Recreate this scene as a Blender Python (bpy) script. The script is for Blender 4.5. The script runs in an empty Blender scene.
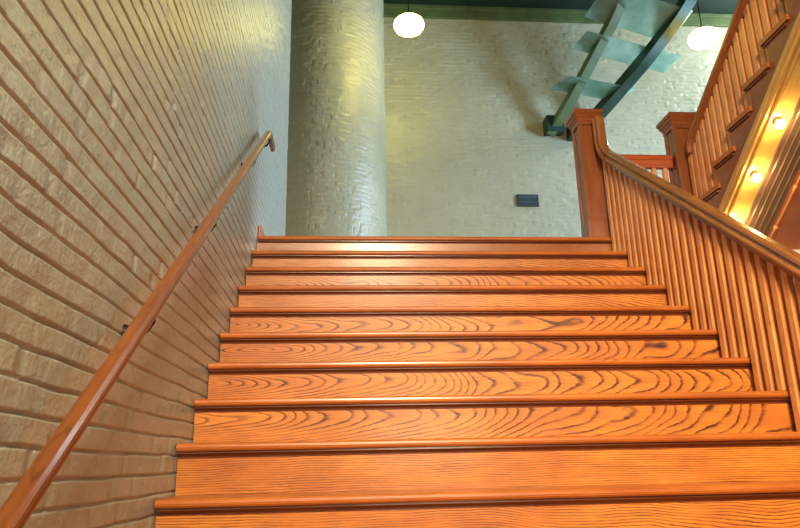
import bpy, bmesh, math, random
import numpy as np
from mathutils import Vector, Matrix

random.seed(7)
S = bpy.context.scene
COL = S.collection

# ------------------------------------------------------------------ helpers
def mesh_obj(name, verts, faces, mat=None, parent=None, loc=(0, 0, 0), smooth=False, seed=None):
    me = bpy.data.meshes.new(name)
    me.from_pydata([tuple(v) for v in verts], [], [tuple(f) for f in faces])
    me.update()
    return link(name, me, mat, parent, loc, smooth, seed)

def link(name, me, mat=None, parent=None, loc=(0, 0, 0), smooth=False, seed=None):
    o = bpy.data.objects.new(name, me)
    COL.objects.link(o)
    o.location = loc
    if mat is not None and not me.materials:
        me.materials.append(mat)
    if parent is not None:
        o.parent = parent
    if smooth:
        me.polygons.foreach_set('use_smooth', [True] * len(me.polygons))
    o['seed'] = float(random.uniform(0, 40) if seed is None else seed)
    o['pith'] = random.uniform(-.4, .4)
    o['taper'] = random.choice((-1.0, 1.0)) * random.uniform(.5, 1.0)
    return o

def from_bm(name, bm, mat=None, parent=None, loc=(0, 0, 0), smooth=False, seed=None):
    bmesh.ops.recalc_face_normals(bm, faces=bm.faces[:])
    me = bpy.data.meshes.new(name)
    bm.to_mesh(me)
    bm.free()
    return link(name, me, mat, parent, loc, smooth, seed)

def thing(name, label, cat, loc=(0, 0, 0), group=None):
    o = bpy.data.objects.new(name, None)
    COL.objects.link(o)
    o.location = loc
    o.empty_display_size = .1
    o['label'] = label
    o['category'] = cat
    if group:
        o['group'] = group
    return o

def tag(o, label, cat, group=None):
    o['label'] = label
    o['category'] = cat
    if group:
        o['group'] = group
    return o

def structure(o):
    o['kind'] = 'structure'
    return o

def add_box(bm, x0, x1, y0, y1, z0, z1, bev=0.0, seg=2):
    r = bmesh.ops.create_cube(bm, size=1.0)
    vs = r['verts']
    for v in vs:
        v.co = Vector(((x0 + x1) / 2 + v.co.x * (x1 - x0), (y0 + y1) / 2 + v.co.y * (y1 - y0), (z0 + z1) / 2 + v.co.z * (z1 - z0)))
    if bev > 0:
        es = list({e for v in vs for e in v.link_edges})
        bmesh.ops.bevel(bm, geom=es, offset=bev, segments=seg, affect='EDGES', profile=.5)

def box_bm(*a, **k):
    bm = bmesh.new()
    add_box(bm, *a, **k)
    return bm

def prism_x(bm, poly, x0, x1):
    """closed polygon of (y, z) extruded along x"""
    a = [bm.verts.new((x0, y, z)) for y, z in poly]
    b = [bm.verts.new((x1, y, z)) for y, z in poly]
    n = len(poly)
    bm.faces.new(a[::-1]); bm.faces.new(b)
    for i in range(n):
        bm.faces.new((a[i], a[(i + 1) % n], b[(i + 1) % n], b[i]))

def sweep(bm, path, profile, lateral=Vector((1, 0, 0)), cap=True):
    """profile of (lateral, normal) swept along a path that lies in a plane square to the lateral axis"""
    pts = [Vector(p) for p in path]
    n = len(pts)
    rings = []
    for i, p in enumerate(pts):
        d0 = (pts[i] - pts[i - 1]).normalized() if i else (pts[1] - pts[0]).normalized()
        d1 = (pts[i + 1] - pts[i]).normalized() if i < n - 1 else d0
        t = (d0 + d1).normalized()
        k = 1.0 / max(.35, t.dot(d0))
        nm = lateral.cross(t)
        rings.append([bm.verts.new(p + lateral * s + nm * (h * k)) for s, h in profile])
    m = len(profile)
    for i in range(n - 1):
        for j in range(m):
            bm.faces.new((rings[i][j], rings[i][(j + 1) % m], rings[i + 1][(j + 1) % m], rings[i + 1][j]))
    if cap:
        bm.faces.new(rings[0][::-1]); bm.faces.new(rings[-1])

def lathe(bm, prof, c=(0, 0, 0), seg=40):
    rings = []
    for r, z in prof:
        if r < 1e-5:
            rings.append([bm.verts.new((c[0], c[1], c[2] + z))])
        else:
            rings.append([bm.verts.new((c[0] + r * math.cos(2 * math.pi * i / seg), c[1] + r * math.sin(2 * math.pi * i / seg), c[2] + z)) for i in range(seg)])
    for a, b in zip(rings[:-1], rings[1:]):
        for i in range(seg):
            j = (i + 1) % seg
            if len(a) == 1 and len(b) == 1:
                continue
            if len(a) == 1:
                bm.faces.new((a[0], b[i], b[j]))
            elif len(b) == 1:
                bm.faces.new((a[i], b[0], a[j]))
            else:
                bm.faces.new((a[i], b[i], b[j], a[j]))

def tube(bm, pts, r, seg=12):
    pts = [Vector(p) for p in pts]
    rings = []
    up = None
    for i, p in enumerate(pts):
        t = ((pts[min(i + 1, len(pts) - 1)] - pts[max(i - 1, 0)])).normalized()
        if up is None:
            up = t.orthogonal().normalized()
        up = (up - t * up.dot(t)).normalized()
        s = t.cross(up)
        rr = r[i] if isinstance(r, (list, tuple)) else r
        rings.append([bm.verts.new(p + up * math.cos(2 * math.pi * k / seg) * rr + s * math.sin(2 * math.pi * k / seg) * rr) for k in range(seg)])
    for a, b in zip(rings[:-1], rings[1:]):
        for k in range(seg):
            bm.faces.new((a[k], a[(k + 1) % seg], b[(k + 1) % seg], b[k]))
    bm.faces.new(rings[0][::-1]); bm.faces.new(rings[-1])

# ------------------------------------------------------------------ node helpers
class NT:
    def __init__(self, name):
        self.m = bpy.data.materials.new(name)
        self.m.use_nodes = True
        self.t = self.m.node_tree
        self.t.nodes.clear()
        self.out = self.t.nodes.new('ShaderNodeOutputMaterial')
        self.b = self.t.nodes.new('ShaderNodeBsdfPrincipled')
        self.t.links.new(self.b.outputs[0], self.out.inputs[0])
    def n(self, typ, **kw):
        o = self.t.nodes.new(typ)
        for k, v in kw.items():
            setattr(o, k, v)
        return o
    def set(self, sock, v):
        if hasattr(v, 'node') or isinstance(v, bpy.types.NodeSocket):
            self.t.links.new(v, sock)
        else:
            sock.default_value = v
    def math(self, op, a, b=None, c=None, clamp=False):
        o = self.n('ShaderNodeMath', operation=op)
        o.use_clamp = clamp
        self.set(o.inputs[0], a)
        if b is not None:
            self.set(o.inputs[1], b)
        if c is not None:
            self.set(o.inputs[2], c)
        return o.outputs[0]
    def xyz(self, v):
        o = self.n('ShaderNodeSeparateXYZ')
        self.set(o.inputs[0], v)
        return o.outputs
    def comb(self, x, y, z):
        o = self.n('ShaderNodeCombineXYZ')
        for i, v in enumerate((x, y, z)):
            self.set(o.inputs[i], v)
        return o.outputs[0]
    def noise(self, vec, scale=1.0, detail=2.0, rough=.5, dist=0.0):
        o = self.n('ShaderNodeTexNoise')
        self.set(o.inputs['Vector'], vec)
        o.inputs['Scale'].default_value = scale
        o.inputs['Detail'].default_value = detail
        o.inputs['Roughness'].default_value = rough
        o.inputs['Distortion'].default_value = dist
        return o.outputs[0]
    def ramp(self, fac, stops, interp='LINEAR'):
        o = self.n('ShaderNodeValToRGB')
        o.color_ramp.interpolation = interp
        el = o.color_ramp.elements
        while len(el) < len(stops):
            el.new(.5)
        for e, (p, c) in zip(el, stops):
            e.position = p
            e.color = c if len(c) == 4 else (*c, 1)
        self.set(o.inputs[0], fac)
        return o.outputs[0]
    def mix(self, fac, a, b, mode='MIX'):
        o = self.n('ShaderNodeMix', data_type='RGBA', blend_type=mode)
        self.set(o.inputs[0], fac)
        self.set(o.inputs[6], a if not isinstance(a, tuple) else (*a[:3], 1))
        self.set(o.inputs[7], b if not isinstance(b, tuple) else (*b[:3], 1))
        return o.outputs[2]
    def bump(self, h, strength=.3, dist=.002):
        o = self.n('ShaderNodeBump')
        o.inputs['Strength'].default_value = strength
        o.inputs['Distance'].default_value = dist
        self.set(o.inputs['Height'], h)
        self.t.links.new(o.outputs[0], self.b.inputs['Normal'])

def plain(name, col, rough=.5, metal=0.0, coat=0.0, var=0.0, scale=8, emit=None, strength=0.0):
    k = NT(name)
    if var:
        co = k.n('ShaderNodeTexCoord').outputs['Object']
        f = k.noise(co, scale, 4)
        lo = tuple(c * (1 - var) for c in col)
        hi = tuple(min(1, c * (1 + var)) for c in col)
        k.set(k.b.inputs['Base Color'], k.ramp(f, [(.3, lo), (.7, hi)]))
        k.bump(k.noise(co, scale * 8, 3), .25, .002)
    else:
        k.b.inputs['Base Color'].default_value = (*col, 1)
    k.b.inputs['Roughness'].default_value = rough
    k.b.inputs['Metallic'].default_value = metal
    k.b.inputs['Coat Weight'].default_value = coat
    if emit:
        k.b.inputs['Emission Color'].default_value = (*emit, 1)
        k.b.inputs['Emission Strength'].default_value = strength
    return k.m

def oak(name, light, dark, axis='X', slope=None, spacing=.014, contrast=1.0, rough=.32, coat=.35, K=.09, warp=.16, flecks=.35):
    """plain-sawn oak: growth rings of a tapering log cut by the board, plus pores"""
    k = NT(name)
    co = k.n('ShaderNodeTexCoord').outputs['Object']
    at = k.n('ShaderNodeAttribute', attribute_type='OBJECT', attribute_name='seed').outputs['Fac']
    if slope is not None:
        mp = k.n('ShaderNodeMapping', vector_type='POINT')
        k.set(mp.inputs['Vector'], co)
        mp.inputs['Rotation'].default_value = (-slope, 0, 0)
        co = mp.outputs[0]
    x, y, z = k.xyz(co)
    L, A, B = {'X': (x, z, y), 'Y': (y, z, x), 'Z': (z, x, y)}[axis]
    Ls = k.math('ADD', L, k.math('MULTIPLY', at, 3.17))
    pith = k.n('ShaderNodeAttribute', attribute_type='OBJECT', attribute_name='pith').outputs['Fac']
    tap = k.n('ShaderNodeAttribute', attribute_type='OBJECT', attribute_name='taper').outputs['Fac']
    # low frequency wander of the pith
    v1 = k.comb(k.math('MULTIPLY', Ls, 1.3), k.math('MULTIPLY', A, 2.5), k.math('ADD', k.math('MULTIPLY', B, 2.0), at))
    w1 = k.math('SUBTRACT', k.noise(v1, 1.0, 1.5, .45), .5)
    v2 = k.comb(k.math('MULTIPLY', Ls, 5.0), k.math('MULTIPLY', A, 16.0), k.math('MULTIPLY', B, 14.0))
    w2 = k.math('SUBTRACT', k.noise(v2, 1.0, 2.0, .5), .5)
    w3 = k.math('SUBTRACT', k.noise(k.comb(k.math('MULTIPLY', Ls, 3.6), k.math('MULTIPLY', A, 3.0), k.math('ADD', at, B)), 1.0, 1.0, .4), .5)
    w1 = k.math('ADD', w1, k.math('MULTIPLY', w3, .45))
    d = k.math('ADD', k.math('ADD', k.math('MULTIPLY', L, k.math('MULTIPLY', tap, K)), k.math('MULTIPLY', w1, warp)), B)
    a0 = k.math('ADD', k.math('ADD', A, pith), k.math('MULTIPLY', w1, .05))
    a0 = k.math('MULTIPLY', k.math('ADD', a0, k.math('MULTIPLY', w2, .006)), 1.9)
    R = k.math('SQRT', k.math('ADD', k.math('MULTIPLY', a0, a0), k.math('MULTIPLY', d, d)))
    w4 = k.math('SUBTRACT', k.noise(k.comb(k.math('MULTIPLY', Ls, 26.0), k.math('MULTIPLY', A, 150.0), k.math('MULTIPLY', B, 60.0)), 1.0, 2.0, .6), .5)
    R = k.math('ADD', k.math('ADD', R, k.math('MULTIPLY', w2, .008)), k.math('MULTIPLY', w4, .0055))
    ring = k.math('FRACT', k.math('DIVIDE', R, spacing))
    g = k.ramp(ring, [(0.0, (.5, .5, .5)), (.06, (1, 1, 1)), (.16, (.75, .75, .75)), (.28, (.22, .22, .22)), (.55, (.06, .06, .06)), (.93, (0, 0, 0)), (1.0, (.5, .5, .5))])
    # breaks in the grain lines
    v4 = k.comb(k.math('MULTIPLY', Ls, 5.0), k.math('MULTIPLY', A, 22.0), at)
    br = k.ramp(k.noise(v4, 1.0, 3.0, .6), [(.28, (.25, .25, .25)), (.62, (1, 1, 1))])
    g = k.math('MULTIPLY', k.math('MULTIPLY', g, br), contrast, clamp=True)
    # pores: fine short streaks along the grain
    v3 = k.comb(k.math('MULTIPLY', Ls, 9.0), k.math('MULTIPLY', A, 420.0), k.math('MULTIPLY', B, 420.0))
    po = k.ramp(k.noise(v3, 1.0, 2.0, .6), [(.36, (1, 1, 1)), (.5, (0, 0, 0))])
    tone = k.noise(k.comb(k.math('MULTIPLY', Ls, 1.6), k.math('MULTIPLY', A, 9.0), at), 1.0, 3.0, .55)
    mid = tuple(l * .72 + dd * .28 for l, dd in zip(light, dark))
    red = (light[0] * .60, light[1] * .45, light[2] * .55)
    base = k.ramp(tone, [(.28, mid), (.62, light)])
    blot = k.ramp(k.noise(k.comb(k.math('MULTIPLY', Ls, 2.3), k.math('MULTIPLY', A, 5.0), k.math('ADD', at, 5.0)), 1.0, 4.0, .6), [(.42, (0, 0, 0)), (.72, (1, 1, 1))])
    base = k.mix(k.math('MULTIPLY', blot, .75), base, red)
    stk = k.ramp(k.noise(k.comb(k.math('MULTIPLY', Ls, 2.2), k.math('MULTIPLY', A, 95.0), k.math('MULTIPLY', B, 95.0)), 1.0, 3.0, .6), [(.36, (1, 1, 1)), (.52, (0, 0, 0))])
    base = k.mix(k.math('MULTIPLY', stk, .45), base, red)
    c1 = k.mix(g, base, dark)
    pf = k.math('MULTIPLY', po, k.math('ADD', k.math('MULTIPLY', g, flecks), flecks * .45))
    c2 = k.mix(pf, c1, tuple(c * .6 for c in dark))
    k.set(k.b.inputs['Base Color'], c2)
    k.b.inputs['Roughness'].default_value = rough
    k.b.inputs['Coat Weight'].default_value = coat
    k.b.inputs['Coat Roughness'].default_value = .18
    k.bump(k.math('ADD', k.math('MULTIPLY', g, -1.0), k.math('MULTIPLY', po, -.5)), .12, .0012)
    return k.m

SL = math.atan(.7532)
SL2 = math.atan(.70)
OL = (.70, .238, .026)
OD = (.055, .013, .004)
M = {}
M['riser'] = oak('oak_riser', OL, OD, 'X', spacing=.0165, K=.20, warp=.15, contrast=1.2, rough=.45, coat=.15)
M['tread'] = oak('oak_tread', (.56, .165, .022), (.12, .028, .007), 'X', spacing=.012, contrast=.7, rough=.36, coat=.25)
M['cove_shaded'] = oak('oak_cove_shaded', (.17, .042, .010), (.04, .01, .004), 'X', contrast=.5)  # darker than the treads: shade under the nosings put into the colour
M['baluster'] = oak('oak_baluster', (.84, .37, .115), (.24, .075, .022), 'Z', spacing=.012, contrast=.4, K=.02, warp=.04)
M['post'] = oak('oak_post', (.31, .095, .022), (.12, .032, .011), 'Z', spacing=.02, contrast=.5, K=.03, warp=.06)
M['cap'] = oak('oak_cap', (.34, .098, .023), (.12, .03, .01), 'X', contrast=.4)
M['rail'] = oak('oak_rail', (.36, .150, .030), (.10, .030, .010), 'Y', slope=SL, spacing=.016, contrast=.55, rough=.25, coat=.7, K=.02, warp=.05)
M['rail_up'] = oak('oak_upper_rail', (.40, .125, .034), (.11, .03, .010), 'Y', slope=-SL2, spacing=.016, contrast=.5, rough=.28, coat=.5, K=.02, warp=.05)
M['wall_rail'] = oak('oak_wall_rail', (.29, .098, .020), (.09, .025, .009), 'Y', slope=math.atan(.735), spacing=.012, contrast=.75, rough=.3, coat=.4, K=.03, warp=.06)
M['string'] = oak('oak_string', (.30, .105, .032), (.13, .036, .012), 'Y', slope=-SL2, spacing=.02, contrast=.5)
M['hrail'] = oak('oak_level_rail', (.56, .125, .026), (.15, .032, .010), 'X', contrast=.4)
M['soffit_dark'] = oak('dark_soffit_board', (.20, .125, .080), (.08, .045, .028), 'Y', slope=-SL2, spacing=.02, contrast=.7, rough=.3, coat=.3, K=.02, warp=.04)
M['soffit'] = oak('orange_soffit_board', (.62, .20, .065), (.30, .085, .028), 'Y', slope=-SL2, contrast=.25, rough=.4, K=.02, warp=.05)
M['gold'] = oak('varnished_gold_strip', (.70, .42, .11), (.34, .17, .05), 'Y', slope=-SL2, contrast=.3, rough=.22, coat=.6, K=.02, warp=.05)
M['iron'] = plain('black_iron', (.02, .018, .016), .45, .8)
M['brass'] = plain('aged_brass', (.35, .25, .10), .35, 1.0)
M['green'] = plain('green_paint', (.095, .135, .050), .42, var=.18, scale=5)
M['green_shaded'] = plain('green_paint_shaded', (.016, .050, .026), .45, var=.25, scale=3)  # rib green darkened: its shade side is put into the colour
M['ceiling'] = plain('dark_green_ceiling_paint', (.003, .019, .010), .6, var=.3, scale=1.2)
M['plaque'] = plain('dark_plaque_enamel', (.035, .055, .055), .35, var=.1)
M['plaque_line'] = plain('plaque_raised_lettering', (.075, .10, .10), .4)
M['white_trim'] = plain('white_trim_paint', (.75, .73, .70), .4)
M['block'] = plain('dark_teal_block', (.012, .045, .036), .5)
M['floor'] = oak('oak_floor', (.42, .15, .04), (.15, .05, .018), 'X', contrast=.5)

def paint(name, col, rough):
    k = NT(name)
    co = k.n('ShaderNodeTexCoord').outputs['Object']
    f = k.noise(co, 3.0, 5, .6)
    k.set(k.b.inputs['Base Color'], k.ramp(f, [(.3, tuple(c * .92 for c in col)), (.7, tuple(min(1, c * 1.05) for c in col))]))
    k.b.inputs['Roughness'].default_value = rough
    h = k.math('ADD', k.noise(co, 60.0, 5, .6), k.math('MULTIPLY', k.noise(co, 14.0, 3, .5), 2.0))
    k.bump(h, .5, .006)
    return k.m
M['paint'] = paint('cream_brick_paint', (.39, .405, .325), .30)
M['paint_back'] = paint('cream_back_brick_paint', (.42, .41, .275), .32)

def glass(name):
    k = NT(name)
    k.t.nodes.remove(k.b)
    gl = k.n('ShaderNodeBsdfGlossy'); gl.inputs['Roughness'].default_value = .08; gl.inputs['Color'].default_value = (.8, .95, .92, 1)
    tr = k.n('ShaderNodeBsdfTransparent'); tr.inputs['Color'].default_value = (.62, .80, .76, 1)
    df = k.n('ShaderNodeBsdfTranslucent')
    co = k.n('ShaderNodeTexCoord').outputs['Object']
    k.set(df.inputs['Color'], k.ramp(k.noise(co, 3.0, 4, .6), [(.35, (.40, .62, .55)), (.65, (.75, .92, .88))]))
    m1 = k.n('ShaderNodeMixShader'); m1.inputs[0].default_value = .5
    k.t.links.new(tr.outputs[0], m1.inputs[1]); k.t.links.new(df.outputs[0], m1.inputs[2])
    m2 = k.n('ShaderNodeMixShader'); m2.inputs[0].default_value = .12
    k.t.links.new(m1.outputs[0], m2.inputs[1]); k.t.links.new(gl.outputs[0], m2.inputs[2])
    k.t.links.new(m2.outputs[0], k.out.inputs[0])
    return k.m
M['glass'] = glass('green_frosted_glass')

# ------------------------------------------------------------------ dimensions
G, R = .25, .18828           # going and rise of the lower flight
W = 2.672                    # its width
NS = 13
CEIL = 5.36
YB = 4.5                     # back wall
XR = 7.6                     # right wall

# ------------------------------------------------------------------ painted brick as real relief
def vnoise(u, v, s):
    def h(i, j):
        a = np.sin(i * 127.1 + j * 311.7 + s * 74.7) * 43758.5453
        return a - np.floor(a)
    i, j = np.floor(u), np.floor(v)
    a, b = u - i, v - j
    a, b = a * a * (3 - 2 * a), b * b * (3 - 2 * b)
    return (h(i, j) * (1 - a) + h(i + 1, j) * a) * (1 - b) + (h(i, j + 1) * (1 - a) + h(i + 1, j + 1) * a) * b

def sstep(x, a, b):
    t = np.clip((x - a) / (b - a), 0, 1)
    return t * t * (3 - 2 * t)

def brick_height(u, v, s=0, course=.0645, length=.205, hj=.0110, vj=.0085, lump=.0024):
    vw = v + (vnoise(u * 1.7, v * 2.0, s) - .5) * .010 + (vnoise(u * 8, v * 9, s + 1) - .5) * .005
    row = np.floor(vw / course)
    fv = (vw / course - row) * course
    rr = np.sin(row * 12.9898 + s) * 43758.5453
    rr -= np.floor(rr)
    uw = u + (row % 2) * length * .5 + rr * .05 + (vnoise(u * 7, v * 16, s + 2) - .5) * .012
    hdr = (row % 6) == 2                      # a course of headers now and then
    ln = np.where(hdr, length * .5, length)
    c = np.floor(uw / ln)
    fu = (uw / ln - c) * ln
    bh = np.sin(row * 78.233 + c * 37.719 + s) * 43758.5453
    bh -= np.floor(bh)
    bt = np.sin(row * 18.233 + c * 97.719 + s) * 23758.5453
    bt -= np.floor(bt)
    jv = np.minimum(fv, course - fv)
    ju = np.minimum(fu, ln - fu)
    h = -hj * (1 - sstep(jv, .0004, .0062)) * (.30 + 1.0 * vnoise(u * 3.3, row * 3.3, s + 6))
    h2 = -vj * (1 - sstep(ju, .001, .009)) * np.clip(bh * 1.6 - .35, 0, 1)
    out = np.minimum(h, h2)
    out = out + (bh - .5) * lump + (bt - .5) * .05 * (fv - course / 2)
    out = out + (vnoise(u * 14, v * 24, s + 3) - .5) * lump * .7 + (vnoise(u * 55, v * 70, s + 4) - .5) * .0009
    return out - .001

def grid_mesh(name, P, mat, keep=None):
    """P: (ny, nx, 3)"""
    ny, nx = P.shape[:2]
    me = bpy.data.meshes.new(name)
    me.vertices.add(ny * nx)
    me.vertices.foreach_set('co', P.reshape(-1).astype(np.float32))
    idx = np.arange(ny * nx).reshape(ny, nx)
    q = np.stack([idx[:-1, :-1], idx[:-1, 1:], idx[1:, 1:], idx[1:, :-1]], -1).reshape(-1, 4)
    if keep is not None:
        q = q[keep[1:, :-1].reshape(-1)]
    nf = len(q)
    q = q.reshape(-1)
    me.loops.add(nf * 4)
    me.loops.foreach_set('vertex_index', q.astype(np.int32))
    me.polygons.add(nf)
    me.polygons.foreach_set('loop_start', np.arange(0, nf * 4, 4, dtype=np.int32))
    me.polygons.foreach_set('use_smooth', np.ones(nf, dtype=bool))
    me.update(calc_edges=True)
    me.validate()
    return link(name, me, mat)

# left wall: x = 0 face, from behind the camera to the outer corner on the landing
YE = 2.14
u = np.concatenate([[-9.0], np.arange(-4.2, YE - .02, .018), [YE - .015, YE - .008, YE - .003, YE]])
z = np.concatenate([np.arange(-2.6, 3.75, .0034), [CEIL + .02]])
U, Z = np.meshgrid(u, z)
H = brick_height(U, Z, 0)
H[-1, :] = -.002
H[U < -4.25] = -.002
H = H - .02 * np.clip((U - (YE - .012)) / .012, 0, 1) ** 2
keep = Z > np.minimum(.7532 * U, 0) - .45                 # nothing is seen behind the stairs
wl = grid_mesh('wall_left', np.stack([H, U, Z], -1), M['paint'], keep)
structure(wl)
wl2 = structure(from_bm('wall_left_return', box_bm(-1.2, -.012, YE - .25, YE - .004, -2.6, CEIL), M['paint']))
wl2.parent = wl
wl3 = structure(from_bm('wall_left_recess', box_bm(-1.3, -1.2, YE - .25, YB + .2, -.3, CEIL), M['paint']))
wl3.parent = wl

# back wall
u = np.concatenate([[-1.25, 0.0], np.arange(1.0, XR + .1, .020)])
v = np.arange(-.1, CEIL + .02, .0107)
U, V = np.meshgrid(u, v)
H = brick_height(U, V, 5, hj=.008, vj=.011, lump=.007)
wb = structure(grid_mesh('wall_back', np.stack([U, YB - H, V], -1), M['paint_back']))

# round brick column against the back wall
CX, CY, CR = .30, 4.42, .91
th = np.arange(math.radians(165), math.radians(372), .014)
TH, V = np.meshgrid(th, np.arange(-.1, CEIL + .02, .0107))
H = brick_height(TH * CR, V, 9, length=.17, hj=.008, vj=.013, lump=.008)
rad = CR + H
cl = structure(grid_mesh('column', np.stack([CX + rad * np.cos(TH), CY + rad * np.sin(TH), V], -1), M['paint_back']))

# right wall with a tall window that lights the landing
wins = [(3.25, 4.15, 3.4, 5.25), (.6, 2.0, .7, 2.9)]
bm = bmesh.new()
add_box(bm, XR, XR + .3, -9, .6, -2.6, CEIL)
add_box(bm, XR, XR + .3, 2.0, 3.25, -2.6, CEIL)
add_box(bm, XR, XR + .3, 4.15, YB + .2, -2.6, CEIL)
for y0, y1, z0, z1 in wins:
    add_box(bm, XR, XR + .3, y0, y1, -2.6, z0)
    add_box(bm, XR, XR + .3, y0, y1, z1, CEIL)
structure(from_bm('wall_right', bm, M['paint_back']))
for i, (y0, y1, z0, z1) in enumerate(wins):
    bm = bmesh.new()
    zm = (z0 + z1) / 2
    for a, b, c, d in ((y0, y0 + .05, z0, z1), (y1 - .05, y1, z0, z1), (y0 + .05, y1 - .05, z0, z0 + .05), (y0 + .05, y1 - .05, z1 - .05, z1), (y0 + .05, y1 - .05, zm - .02, zm + .02)):
        add_box(bm, XR + .12, XR + .18, a, b, c, d)
    structure(from_bm('window_%d' % (i + 1), bm, M['white_trim']))

# ceiling of green boards, fascia board along the back wall
bm = bmesh.new()
add_box(bm, -1.3, XR + .3, -9, YB + .2, CEIL, CEIL + .08)
structure(from_bm('ceiling', bm, M['ceiling']))
bm = bmesh.new()
add_box(bm, 1.0, XR, YB - .05, YB + .02, 5.17, CEIL + .01, .006)
add_box(bm, 1.0, XR, YB - .09, YB + .02, 5.30, CEIL + .01, .01)
structure(from_bm('trim_1', bm, M['green']))

# floors
bm = bmesh.new()
add_box(bm, -1.2, XR, .03, YB + .1, -.25, -.031)
structure(from_bm('floor', bm, M['floor']))
bm = bmesh.new()
add_box(bm, -1.3, XR, -9, -G * NS + .3, -NS * R - .15, -NS * R)
structure(from_bm('floor_lower', bm, M['floor']))
bm = bmesh.new()
add_box(bm, 3.4, XR, -.125, .029, -.40, -.082)
add_box(bm, 3.4, XR, -.145, .029, -.20, -.17, .004)
add_box(bm, 3.4, XR, -.145, .029, -.30, -.27, .004)
structure(from_bm('trim_2', bm, M['white_trim']))
bm = bmesh.new()
prism_x(bm, [(.03, 0), (YE, 0), (YE, .085), (.03, .085)], .003, .022)
structure(from_bm('baseboard_left', bm, M['hrail']))

# ------------------------------------------------------------------ lower flight
st = thing('staircase', 'wide flight of orange oak stairs rising to the landing beside the brick wall', 'staircase', (0, 0, 0))
def tread_profile(depth, th=.031, n=6):
    """(y, z) closed, nosing at y = 0 facing -y, top at z = 0"""
    r = th * .5
    pts = [(depth, 0), (depth, -th)]
    for i in range(n + 1):
        a = -math.pi / 2 - math.pi * i / n
        pts.append((r * .8 + r * .8 * math.cos(a), -r + r * math.sin(a)))
    return pts
for k in range(0, NS):
    dep = G + .05 if k else .6
    bm = bmesh.new()
    prism_x(bm, tread_profile(dep), .004, W)
    # returned nosing at the open end
    o = from_bm('tread', bm, M['tread'], st, (0, -k * G, -k * R), seed=3.3 + k * 2.71)
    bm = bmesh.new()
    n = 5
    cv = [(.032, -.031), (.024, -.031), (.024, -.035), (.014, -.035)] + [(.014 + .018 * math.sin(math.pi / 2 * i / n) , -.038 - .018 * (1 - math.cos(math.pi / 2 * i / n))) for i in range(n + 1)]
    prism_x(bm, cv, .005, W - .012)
    from_bm('cove_moulding', bm, M['cove_shaded'], o, seed=k)
PT = [(.30, 1.0), (.20, -.8), (.13, .9), (.26, -1.0), (.10, .8), (.085, -.9), (.10, 1.1), (.085, 1.0), (.42, -.3), (.25, .6), (.1, 1.0), (.3, .5), (.1, 1.0)]
RS = [2.1, 7.7, 11.3, 4.9, 15.2, 21.4, 8.6, 17.9, 26.3, 30.1, 12.7, 33.3, 19.2]
for k in range(0, NS):
    bm = bmesh.new()
    add_box(bm, .004, W - .018, .032, .052, -R + .0005, -.0315)
    o = from_bm('riser', bm, M['riser'], st, (0, -k * G, -k * R), seed=RS[k])
    o['pith'], o['taper'] = PT[k]
# cut string under the open end
bm = bmesh.new()
poly = [(.05, -.04)]
for k in range(NS):
    poly.append((-k * G + .05, -k * R - .04))
    poly.append((-k * G + .05, -(k + 1) * R - .04))
poly = poly[1:]
poly += [(-NS * G + .3, -NS * R - .0), (.05, -.55)]
prism_x(bm, poly, W - .045, W - .019)
from_bm('stringer', bm, M['string'], st)

# ------------------------------------------------------------------ newel posts
def newel(label, x, y, top, w=.165):
    n = thing('newel_post', label, 'newel post', (x, y, 0))
    h = w / 2
    bm = bmesh.new()
    zt = top - .10
    # square core with corner stiles and rails so that each face has a sunk panel
    c = h - .012
    add_box(bm, -c, c, -c, c, 0, zt)
    s = .034
    for sx in (-1, 1):
        for sy in (-1, 1):
            x0, x1 = sorted((sx * h, sx * (h - s)))
            y0, y1 = sorted((sy * h, sy * (h - s)))
            add_box(bm, x0, x1, y0, y1, 0, zt, .003, 1)
    from_bm('shaft', bm, M['post'], n)
    for z0, z1, nm in ((0, .16, 'base_block'), (zt - .03, zt, 'neck_band')):
        bm = bmesh.new()
        add_box(bm, -h - .002, h + .002, -h - .002, h + .002, z0, z1, .004, 2)
        from_bm(nm, bm, M['post'], n)
    # cap: stepped mouldings, square in plan
    prof = [(h + .000, zt - .004), (h + .006, zt + .004), (h + .010, zt + .018), (h + .018, zt + .030), (h + .022, zt + .034), (h + .022, zt + .050),
            (h + .026, zt + .054), (h + .034, zt + .066), (h + .034, zt + .088), (h + .028, zt + .096), (h - .02, zt + .106), (.0, zt + .112)]
    bm = bmesh.new()
    rings = [[bm.verts.new((sx * r, sy * r, z)) for sx, sy in ((-1, -1), (1, -1), (1, 1), (-1, 1))] for r, z in prof[:-1]]
    ap = bm.verts.new((0, 0, prof[-1][1]))
    for a, b in zip(rings[:-1], rings[1:]):
        for i in range(4):
            bm.faces.new((a[i], a[(i + 1) % 4], b[(i + 1) % 4], b[i]))
    for i in range(4):
        bm.faces.new((rings[-1][i], rings[-1][(i + 1) % 4], ap))
    bm.faces.new(rings[0][::-1])
    from_bm('cap', bm, M['cap'], n)
    return n
P1 = (2.558, .135)
P2 = (3.318, .105)
newel('square oak newel post with moulded cap at the top of the wide lower flight', P1[0], P1[1], 1.09)
newel('square oak newel post with moulded cap at the foot of the upper flight', P2[0], P2[1], 1.06)

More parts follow.
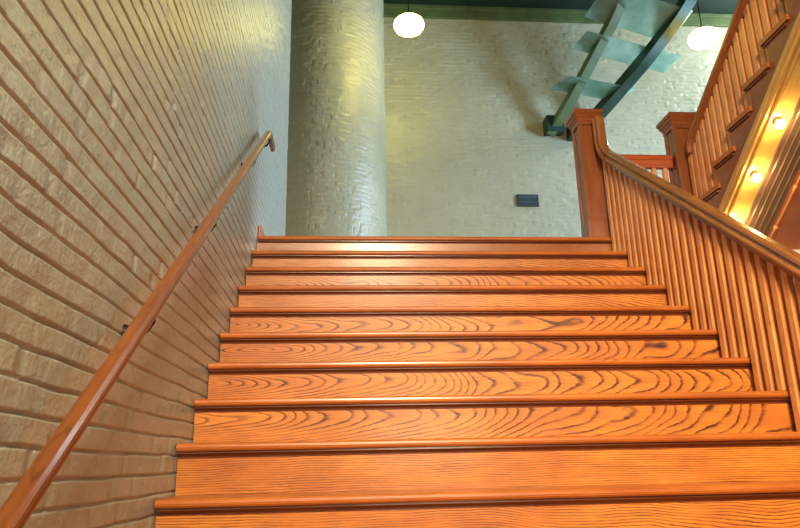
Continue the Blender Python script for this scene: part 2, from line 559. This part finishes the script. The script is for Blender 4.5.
# ------------------------------------------------------------------ railing of the lower flight
RX = 2.624
rl = thing('stair_railing', 'long oak balustrade along the open side of the lower flight', 'railing', (RX, 0, 0))
def railz(y):                       # top of the rail over the nosing line
    return .7564 * y + .742
hf = [(.016, 0), (.028, -.003), (.036, -.010), (.037, -.020), (.030, -.028), (.027, -.034), (.029, -.039), (.044, -.042), (.049, -.048), (.049, -.056), (.044, -.061), (.030, -.064), (.024, -.072), (.024, -.090)]
prof = [(-a, b) for a, b in hf[::-1]] + hf
prof = prof[::-1]
def bend(p0, d0, p1, d1, n=7):
    """quadratic corner between two directions"""
    out = []
    for i in range(n + 1):
        s = i / n
        out.append(p0 * (1 - s) ** 2 + d0 * 2 * s * (1 - s) + p1 * s ** 2)
    return out
bm = bmesh.new()
yc = -.040
path = [Vector((0, -3.30, railz(-3.30))), Vector((0, -2, railz(-2))), Vector((0, -1, railz(-1)))]
crn = Vector((0, yc, railz(yc)))
path += bend(Vector((0, yc - .10, railz(yc - .10))), crn, Vector((0, yc, crn.z + .11)), None)
path += [Vector((0, yc, .985))]
sweep(bm, path, prof)
from_bm('handrail', bm, M['rail'], rl)
# fillet strip under the rail into which the balusters run
BW, BD = .033, .042
def baluster_bm(z0, ztop, slope, w=BW, d=BD):
    bm = bmesh.new()
    add_box(bm, -w / 2, w / 2, -d / 2, d / 2, z0, z0 + 1)
    for v in bm.verts:
        if v.co.z > z0 + .5:
            v.co.z = ztop + v.co.y * slope
    bmesh.ops.bevel(bm, geom=bm.edges[:], offset=.003, segments=1, affect='EDGES')
    return bm
PITCH = G / 3
proto = []
for j in range(3):
    y = .040 + j * PITCH            # measured from the nosing of the tread
    top = railz(y) - .104
    bm = baluster_bm(.0006, top, .7564)
    bmesh.ops.recalc_face_normals(bm, faces=bm.faces[:])
    me = bpy.data.meshes.new('baluster')
    bm.to_mesh(me); bm.free()
    me.materials.append(M['baluster'])
    proto.append((y, me))
for k in range(0, NS):
    for y, me in proto:
        yy = -k * G + y
        if yy > .02:
            continue
        o = bpy.data.objects.new('baluster', me)
        COL.objects.link(o)
        o.parent = rl
        o.location = (0, yy, -k * R)
        o['seed'] = random.uniform(0, 40)

# ------------------------------------------------------------------ short level railing between the posts
lr = thing('landing_railing', 'short level oak railing between the two newel posts', 'railing', (0, 0, 0))
x0, x1 = P1[0] + .0835, P2[0] - .0835
hp = [(-.030, .0), (-.036, -.012), (-.036, -.040), (-.028, -.048), (-.026, -.085), (-.022, -.105), (.022, -.105), (.026, -.085), (.028, -.048), (.036, -.040), (.036, -.012), (.030, .0)]
bm = bmesh.new()
prism_x(bm, [(.125 + a, .725 + b) for a, b in hp], x0, x1)
from_bm('top_rail', bm, M['hrail'], lr)
bm = bmesh.new()
prism_x(bm, [(.125 + a, .10 + b) for a, b in ((-.028, 0), (.028, 0), (.028, -.06), (-.028, -.06))], x0, x1)
from_bm('bottom_rail', bm, M['hrail'], lr)
nb = 6
for i in range(nb):
    x = x1 - .062 - i * .0915
    if x < x0 + .02:
        break
    from_bm('baluster', box_bm(-.017, .017, -.017, .017, .1003, .6197, .002, 1), M['baluster'], lr, (x, .125, 0))

# ------------------------------------------------------------------ upper flight, rising from the landing back over the viewer
G2, R2 = .2433, .1683
X2 = 3.25
XW = 5.85
us = thing('staircase', 'upper oak flight climbing from the landing with open tread ends and lit underside', 'staircase', (0, 0, 0))
N2 = 14
def nose2(k):                        # k = 0 : the first visible tread
    return -.149 - k * G2, .252 + k * R2
for k in range(N2):
    yn, zn = nose2(k)
    bm = bmesh.new()
    pr = [(-y, z) for y, z in tread_profile(G2 + .05, .034)]
    prism_x(bm, pr, X2, XW)
    o = from_bm('tread', bm, M['tread'], us, (0, yn, zn), seed=40 + k * 1.9)
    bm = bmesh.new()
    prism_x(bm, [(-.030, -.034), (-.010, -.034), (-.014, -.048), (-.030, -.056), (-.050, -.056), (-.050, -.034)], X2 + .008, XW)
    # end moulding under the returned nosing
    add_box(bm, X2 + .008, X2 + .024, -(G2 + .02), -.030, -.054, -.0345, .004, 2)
    from_bm('cove_moulding', bm, M['cove_shaded'], o)
    zb = zn - R2 if k else 0.0
    from_bm('riser', box_bm(X2 + .02, XW, -.050, -.032, zb - zn + .0005, -.0345), M['riser'], us, (0, yn, zn), seed=60 + k)
bm = bmesh.new()
prism_x(bm, [(-.21, -.034), (.012, -.034), (.018, -.028), (.018, -.006), (.012, 0), (-.21, 0)], X2, XW)
from_bm('tread', bm, M['tread'], us, (0, 0, .084))
from_bm('riser', box_bm(X2 + .02, XW, -.05, -.004, -.02, .0495), M['riser'], us)
def soff(y):                         # lower edge of the cut string
    return .425 - .70 * (y + .93)
bm = bmesh.new()
ytop = nose2(N2 - 1)[0] - .2
poly = []
for k in range(N2):
    yn, zn = nose2(k)
    poly.append((yn - .051, (zn - R2) - .036))
    poly.append((yn - .051, zn - .036))
yl = nose2(N2 - 1)[0] - G2
poly += [(yl, nose2(N2 - 1)[1] - .036), (yl, soff(yl)), (-.28, soff(-.28)), (-.03, .0 - .02)]
# lower edge follows the slope down to the landing edge
poly[-2:] = [(-.02, soff(-.02) + .0), (-.02, -.05)]
prism_x(bm, poly, X2 + .018, X2 + .045)
from_bm('stringer', bm, M['string'], us)
SD = Vector((0, -1, .70)).normalized()
def spt(x, y, dn=0.0):               # a point on the soffit plane, dn below it
    n = Vector((0, -.70, -1)).normalized()
    return Vector((x, y, soff(y))) + n * dn
def soffit_strip(name, xs, mat, parent, ya=-.10, yb=-3.4, back=.03, seed=None):
    """xs: list of (x, depth below the soffit plane): a ridged board run along the slope"""
    bm = bmesh.new()
    rows = []
    for y in (ya, yb):
        rows.append([bm.verts.new(spt(x, y, d)) for x, d in xs] + [bm.verts.new(spt(xs[-1][0], y, -back)), bm.verts.new(spt(xs[0][0], y, -back))])
    m = len(rows[0])
    for j in range(m):
        bm.faces.new((rows[0][j], rows[0][(j + 1) % m], rows[1][(j + 1) % m], rows[1][j]))
    bm.faces.new(rows[0]); bm.faces.new(rows[1][::-1])
    return from_bm(name, bm, mat, parent, seed=seed)
soffit_strip('edge_strip', [(X2 + .008, .006), (X2 + .060, .004), (X2 + .064, -.004), (X2 + .218, -.004)], M['gold'], us)
for xa, ra in ((X2 + .026, .012), (X2 + .070, .011)):
    xs = [(xa + ra * (1 - math.cos(math.pi * i / 8)), .004 + ra * math.sin(math.pi * i / 8)) for i in range(9)]
    b = soffit_strip('bead_moulding', xs, M['gold'], us, back=.001)
def beads(x0, x1, pitch):
    xs = []
    n = int(round((x1 - x0) / pitch))
    p = (x1 - x0) / n
    for i in range(n):
        a = x0 + i * p
        xs += [(a, -.006), (a + p * .08, 0), (a + p * .72, 0), (a + p * .76, -.005), (a + p * .80, -.001), (a + p * .88, .003), (a + p * .96, -.001)]
    xs.append((x1, -.006))
    return xs
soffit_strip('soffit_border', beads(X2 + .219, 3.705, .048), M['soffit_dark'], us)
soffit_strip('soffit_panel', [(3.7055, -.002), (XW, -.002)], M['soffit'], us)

# conduit clipped along the soffit
pp = thing('conduit_pipe', 'thin painted conduit with couplings running up the underside of the upper flight', 'pipe')
bm = bmesh.new()
tube(bm, [spt(3.712, -.06, .016), spt(3.712, -3.3, .016)], .011, 14)
from_bm('pipe', bm, M['soffit'], pp, smooth=True)
for y in (-.30, -.58, -.95, -1.4):
    bm = bmesh.new()
    a = spt(3.712, y, .016)
    tube(bm, [a - SD * .016, a - SD * .013, a + SD * .013, a + SD * .016], [.012, .017, .017, .012], 14)
    from_bm('coupling', bm, M['soffit'], pp, smooth=True)

# row of little warm bulbs on the strip
M['bulb'] = plain('warm_bulb_glass', (1, .8, .4), .3, emit=(1.0, .66, .22), strength=260)
lbl = ['lowest lit bulb under the upper flight, just above the balustrade handrail',
       'middle lit bulb under the upper flight, second above the balustrade handrail',
       'lit bulb under the upper flight, third up from the balustrade handrail']
for i, y in enumerate((-.335, -.650, -.975)):
    b = thing('light_bulb', lbl[i], 'light bulb', spt(3.388, y, .0055), 'warm bulbs along the underside of the upper flight')
    n = Vector((0, -.70, -1)).normalized()
    rot = Vector((0, 0, 1)).rotation_difference(n)
    bm = bmesh.new()
    lathe(bm, [(1.7 * a, 1.5 * b) for a, b in [(0, -.006), (.014, -.006), (.016, .004), (.012, .010), (.0, .010)]], seg=20)
    s = from_bm('socket', bm, M['brass'], b, smooth=False)
    s.rotation_mode = 'QUATERNION'; s.rotation_quaternion = rot
    bm = bmesh.new()
    lathe(bm, [(1.7 * a, 1.5 * b) for a, b in [(0.009, .010), (.011, .014), (.016, .022), (.0165, .030), (.012, .039), (.005, .043), (0, .044)]], seg=20)
    g = from_bm('bulb_glass', bm, M['bulb'], b, smooth=True)
    g.rotation_mode = 'QUATERNION'; g.rotation_quaternion = rot

# ------------------------------------------------------------------ railing of the upper flight
RX2 = 3.318
ur = thing('stair_railing', 'oak balustrade climbing along the upper flight from its newel post', 'railing', (RX2, 0, 0))
def rail2z(y):
    return .838 - .63 * (y + .124)
bm = bmesh.new()
ye = -.030
path = [Vector((0, -3.2, rail2z(-3.2))), Vector((0, -1.5, rail2z(-1.5))), Vector((0, -.6, rail2z(-.6)))]
crn = Vector((0, ye, rail2z(ye) + .0))
path += bend(Vector((0, ye - .14, rail2z(ye - .14))), crn, Vector((0, ye, crn.z - .09)), None)
path += [Vector((0, ye, .66))]
sweep(bm, path, prof)
from_bm('handrail', bm, M['rail_up'], ur)
for y in (-.038, -.112):
    from_bm('baluster', baluster_bm(.0006, .655 - .084 if y > -.05 else rail2z(y) - .2, -.3, .036, .050), M['baluster'], ur, (0, y, .084))
for k in range(N2):
    yn, zn = nose2(k)
    for j in range(3):
        y = yn - .035 - j * G2 / 3
        zt = rail2z(y) - .098
        from_bm('baluster', baluster_bm(.0006, zt - zn, -.63, .036, .050), M['baluster'], ur, (0, y, zn))

# ------------------------------------------------------------------ wall handrail on the left
wh = thing('wall_handrail', 'narrow oak handrail bracketed to the white brick wall above the stairs', 'handrail', (0, 0, 0))
def wz(y):
    return .880 + .735 * y
bm = bmesh.new()
XH = .078
wp = [(.80 * a, .80 * b) for a, b in [(-.016, -.058), (.016, -.058), (.020, -.046), (.018, -.036), (.025, -.028), (.027, -.014), (.020, -.003), (.008, .0), (-.008, .0), (-.020, -.003), (-.027, -.014), (-.025, -.028), (-.018, -.036), (-.020, -.046)]]
yk = -.18
path = [Vector((XH, -4.3, wz(-4.3))), Vector((XH, -3, wz(-3))), Vector((XH, -1.5, wz(-1.5)))]
path += bend(Vector((XH, yk - .05, wz(yk - .05))), Vector((XH, yk, wz(yk))), Vector((XH, yk + .05, wz(yk))), None, 4)
path += [Vector((XH, .085, wz(yk)))]
sweep(bm, path, wp)
from_bm('rail', bm, M['wall_rail'], wh)
for y in (-.14, -.82, -1.90, -2.70, -3.75):
    zt = (wz(y) if y < yk else wz(yk)) - .062
    bm = bmesh.new()
    tube(bm, [(.004, y, zt - .05), (.030, y, zt - .058), (.060, y, zt - .045), (XH, y, zt - .018), (XH, y, zt + .008)], .007, 10)
    br = from_bm('bracket', bm, M['iron'], wh, smooth=True)
    bm = bmesh.new()
    r = bmesh.ops.create_cone(bm, cap_ends=True, segments=20, radius1=.026, radius2=.022, depth=.010)
    bmesh.ops.rotate(bm, verts=bm.verts[:], cent=(0, 0, 0), matrix=Matrix.Rotation(math.pi / 2, 3, 'Y'))
    bmesh.ops.translate(bm, verts=bm.verts[:], vec=(.004, y, zt - .05))
    from_bm('wall_plate', bm, M['iron'], br)

# ------------------------------------------------------------------ pendants
M['globe'] = plain('opal_globe', (1, 1, 1), .3, emit=(1.0, .79, .085), strength=42)
M['globe_dim'] = plain('dimmer_opal_globe', (1, 1, 1), .3, emit=(1.0, .80, .32), strength=16)
def pendant(label, x, y, zc, rad=.19, mat='globe'):
    p = thing('pendant_lamp', label, 'pendant lamp', (x, y, zc), 'opal globe pendants below the green ceiling')
    bm = bmesh.new()
    k = rad / .19
    lathe(bm, [(.075 * k, .130 * k), (.085 * k, .128 * k), (.140 * k, .105 * k), (.178 * k, .060 * k), (.190 * k, .015 * k), (.186 * k, -.02 * k), (.165 * k, -.075 * k), (.120 * k, -.115 * k), (.06 * k, -.133 * k), (0, -.137 * k)])
    for v in bm.verts:
        v.co.x *= 1.06; v.co.y *= 1.06; v.co.z = v.co.z * .80 + .02
    from_bm('globe', bm, M[mat], p, smooth=True)
    bm = bmesh.new()
    lathe(bm, [(0, .21 * k), (.018 * k, .21 * k), (.035 * k, .185 * k), (.08 * k, .165 * k), (.088 * k, .128 * k), (.076 * k, .125 * k), (0, .125 * k)])
    from_bm('fitter', bm, M['brass'], p, smooth=False)
    bm = bmesh.new()
    lathe(bm, [(0, .2), (.008, .2), (.008, CEIL - zc - .02), (0, CEIL - zc - .02)], seg=12)
    from_bm('rod', bm, M['iron'], p, smooth=False)
    bm = bmesh.new()
    lathe(bm, [(0, CEIL - zc - .06), (.03, CEIL - zc - .055), (.06, CEIL - zc - .02), (.065, CEIL - zc - .001), (0, CEIL - zc - .001)], seg=24)
    from_bm('canopy', bm, M['brass'], p, smooth=False)
pendant('glowing white globe pendant hanging beside the round brick column', 1.458, 3.0, 3.935)
pendant('glowing white globe pendant hanging beside the upper flight handrail', 5.496, 3.0, 3.862, mat='globe_dim')

# ------------------------------------------------------------------ hanging frame of curved green ribs with glass panes
sc = thing('glass_sculpture', 'two curved green ribs carrying frosted glass panes, springing from the back wall', 'sculpture')
def catmull(pts, n=8):
    pts = [Vector(p) for p in pts]
    e = [pts[0] * 2 - pts[1]] + pts + [pts[-1] * 2 - pts[-2]]
    out = []
    for i in range(1, len(e) - 2):
        for s in range(n):
            q = s / n
            a, b, c, d = e[i - 1], e[i], e[i + 1], e[i + 2]
            out.append(.5 * ((2 * b) + (c - a) * q + (2 * a - 5 * b + 4 * c - d) * q * q + (-a + 3 * b - 3 * c + d) * q ** 3))
    out.append(pts[-1])
    return out
def rib(pts, lat, w, h, mat):
    path = catmull(pts)
    bm = bmesh.new()
    lat = Vector(lat).normalized()
    rings = []
    for i, p in enumerate(path):
        t = (path[min(i + 1, len(path) - 1)] - path[max(i - 1, 0)]).normalized()
        l = (lat - t * lat.dot(t)).normalized()
        nn = l.cross(t)
        rings.append([bm.verts.new(p + l * a * w / 2 + nn * b * h / 2) for a, b in ((-1, -1), (1, -1), (1, 1), (-1, 1))])
    for a, b in zip(rings[:-1], rings[1:]):
        for j in range(4):
            bm.faces.new((a[j], a[(j + 1) % 4], b[(j + 1) % 4], b[j]))
    bm.faces.new(rings[0][::-1]); bm.faces.new(rings[-1])
    return from_bm('rib', bm, mat, sc)
r1 = [(3.70, 4.44, 3.16), (3.86, 4.2, 3.37), (4.088, 3.85, 3.774), (4.303, 3.5, 4.181), (4.393, 3.3, 4.356), (4.469, 3.1, 4.571), (4.564, 2.8, 4.956), (4.646, 2.45, 5.36)]
r2 = [(4.13, 4.44, 3.13), (4.433, 4.2, 3.403), (4.729, 3.85, 3.707), (4.936, 3.5, 3.92), (5.151, 3.25, 4.181), (5.352, 2.98, 4.478), (5.559, 2.7, 4.914), (5.74, 2.4, 5.36)]
LAT = (1, .15, -.1)
rib(r1, LAT, .13, .15, M['green'])
rib(r2, LAT, .15, .20, M['green_shaded'])
panes = [[(3.62, 4.02, 3.666), (3.86, 3.72, 3.704), (4.882, 3.85, 3.595), (4.642, 4.15, 3.557)],
         [(3.894, 3.66, 4.111), (4.022, 3.36, 4.206), (5.416, 3.48, 3.921), (5.288, 3.78, 3.826)],
         [(3.992, 3.32, 4.406), (4.185, 2.9, 4.631), (5.41, 3.0, 4.317), (5.217, 3.42, 4.092)]]
for q in panes:
    q = [Vector(v) for v in q]
    n = (q[1] - q[0]).cross(q[2] - q[1]).normalized()
    if n.z < 0:
        n = -n
    bm = bmesh.new()
    lo = [bm.verts.new(v) for v in q]
    hi = [bm.verts.new(v + n * .012) for v in q]
    bm.faces.new(lo); bm.faces.new(hi[::-1])
    for j in range(4):
        bm.faces.new((lo[j], hi[j], hi[(j + 1) % 4], lo[(j + 1) % 4]))
    from_bm('glass_pane', bm, M['glass'], sc)
for x0, x1, z0, z1 in ((3.635, 3.90, 3.145, 3.385), (3.99, 4.25, 3.06, 3.29)):
    from_bm('wall_block', box_bm(x0, x1, YB - .22, YB + .006, z0, z1, .008, 2), M['block'], sc)

# ------------------------------------------------------------------ plaque on the back wall
pl = thing('wall_plaque', 'small dark rectangular plaque on the white brick back wall', 'plaque', (3.302, YB - .02, 2.08))
from_bm('plate', box_bm(-.165, .165, -.012, .026, -.094, .094, .008, 2), M['plaque'], pl)
from_bm('raised_band', box_bm(-.135, .135, -.018, -.0122, .038, .060, .002, 1), M['plaque_line'], pl)
from_bm('raised_band', box_bm(-.105, .105, -.018, -.0122, -.035, -.022, .002, 1), M['plaque_line'], pl)

# ------------------------------------------------------------------ camera
cam = bpy.data.cameras.new('camera')
co = bpy.data.objects.new('camera', cam)
COL.objects.link(co)
r = Vector((0.9969284, -0.07546285, -0.02095514))
up = Vector((-0.00116188, -0.28178481, 0.95947693))
f = Vector((0.07830971, 0.95650545, 0.28100696))
mw = Matrix.Identity(4)
for i in range(3):
    mw[i][0], mw[i][1], mw[i][2] = r[i], up[i], -f[i]
mw[0][3], mw[1][3], mw[2][3] = 0.64035, -4.70044, -1.59527
co.matrix_world = mw
cam.sensor_fit = 'HORIZONTAL'
cam.sensor_width = 36.0
cam.lens = 680.03 / 800 * 36
cam.clip_start = .05
S.camera = co

# ------------------------------------------------------------------ light
def area(name, loc, target, size, sy, power, col, spread=math.pi):
    l = bpy.data.lights.new(name, 'AREA')
    l.shape = 'RECTANGLE'
    l.size, l.size_y = size, sy
    l.energy = power
    l.color = col
    l.spread = spread
    o = bpy.data.objects.new(name, l)
    COL.objects.link(o)
    o.location = loc
    o.rotation_euler = (Vector(target) - Vector(loc)).to_track_quat('-Z', 'Y').to_euler()
    return o
# daylight through the two windows of the right wall
area('window_daylight', (XR + .5, 3.72, 4.75), (3.0, 4.1, 3.0), .8, 1.0, 240, (.76, .89, 1.0))
area('window_daylight', (XR + .4, 1.3, 1.8), (0, 1.6, 1.2), 1.3, 2.1, 700, (.42, .68, 1.0))
# added warm fill lights behind the camera, for the risers and near wall
area('fill_light_warm', (1.15, -6.5, 1.7), (1.9, -1.8, -1.0), 1.0, 1.1, 145, (1.0, .79, .52), math.radians(84))
area('fill_light_low', (1.6, -7.6, -1.2), (1.3, -2.0, -1.3), 1.2, .8, 35, (1.0, .79, .52), math.radians(120))

w = bpy.data.worlds.new('world')
S.world = w
w.use_nodes = True
bg = w.node_tree.nodes['Background']
bg.inputs[0].default_value = (1.0, .92, .80, 1)
bg.inputs[1].default_value = .13

S.view_settings.view_transform = 'Standard'
S.view_settings.look = 'None'
S.view_settings.exposure = 0.0
S.view_settings.gamma = 1.0
S.view_settings.use_curve_mapping = False
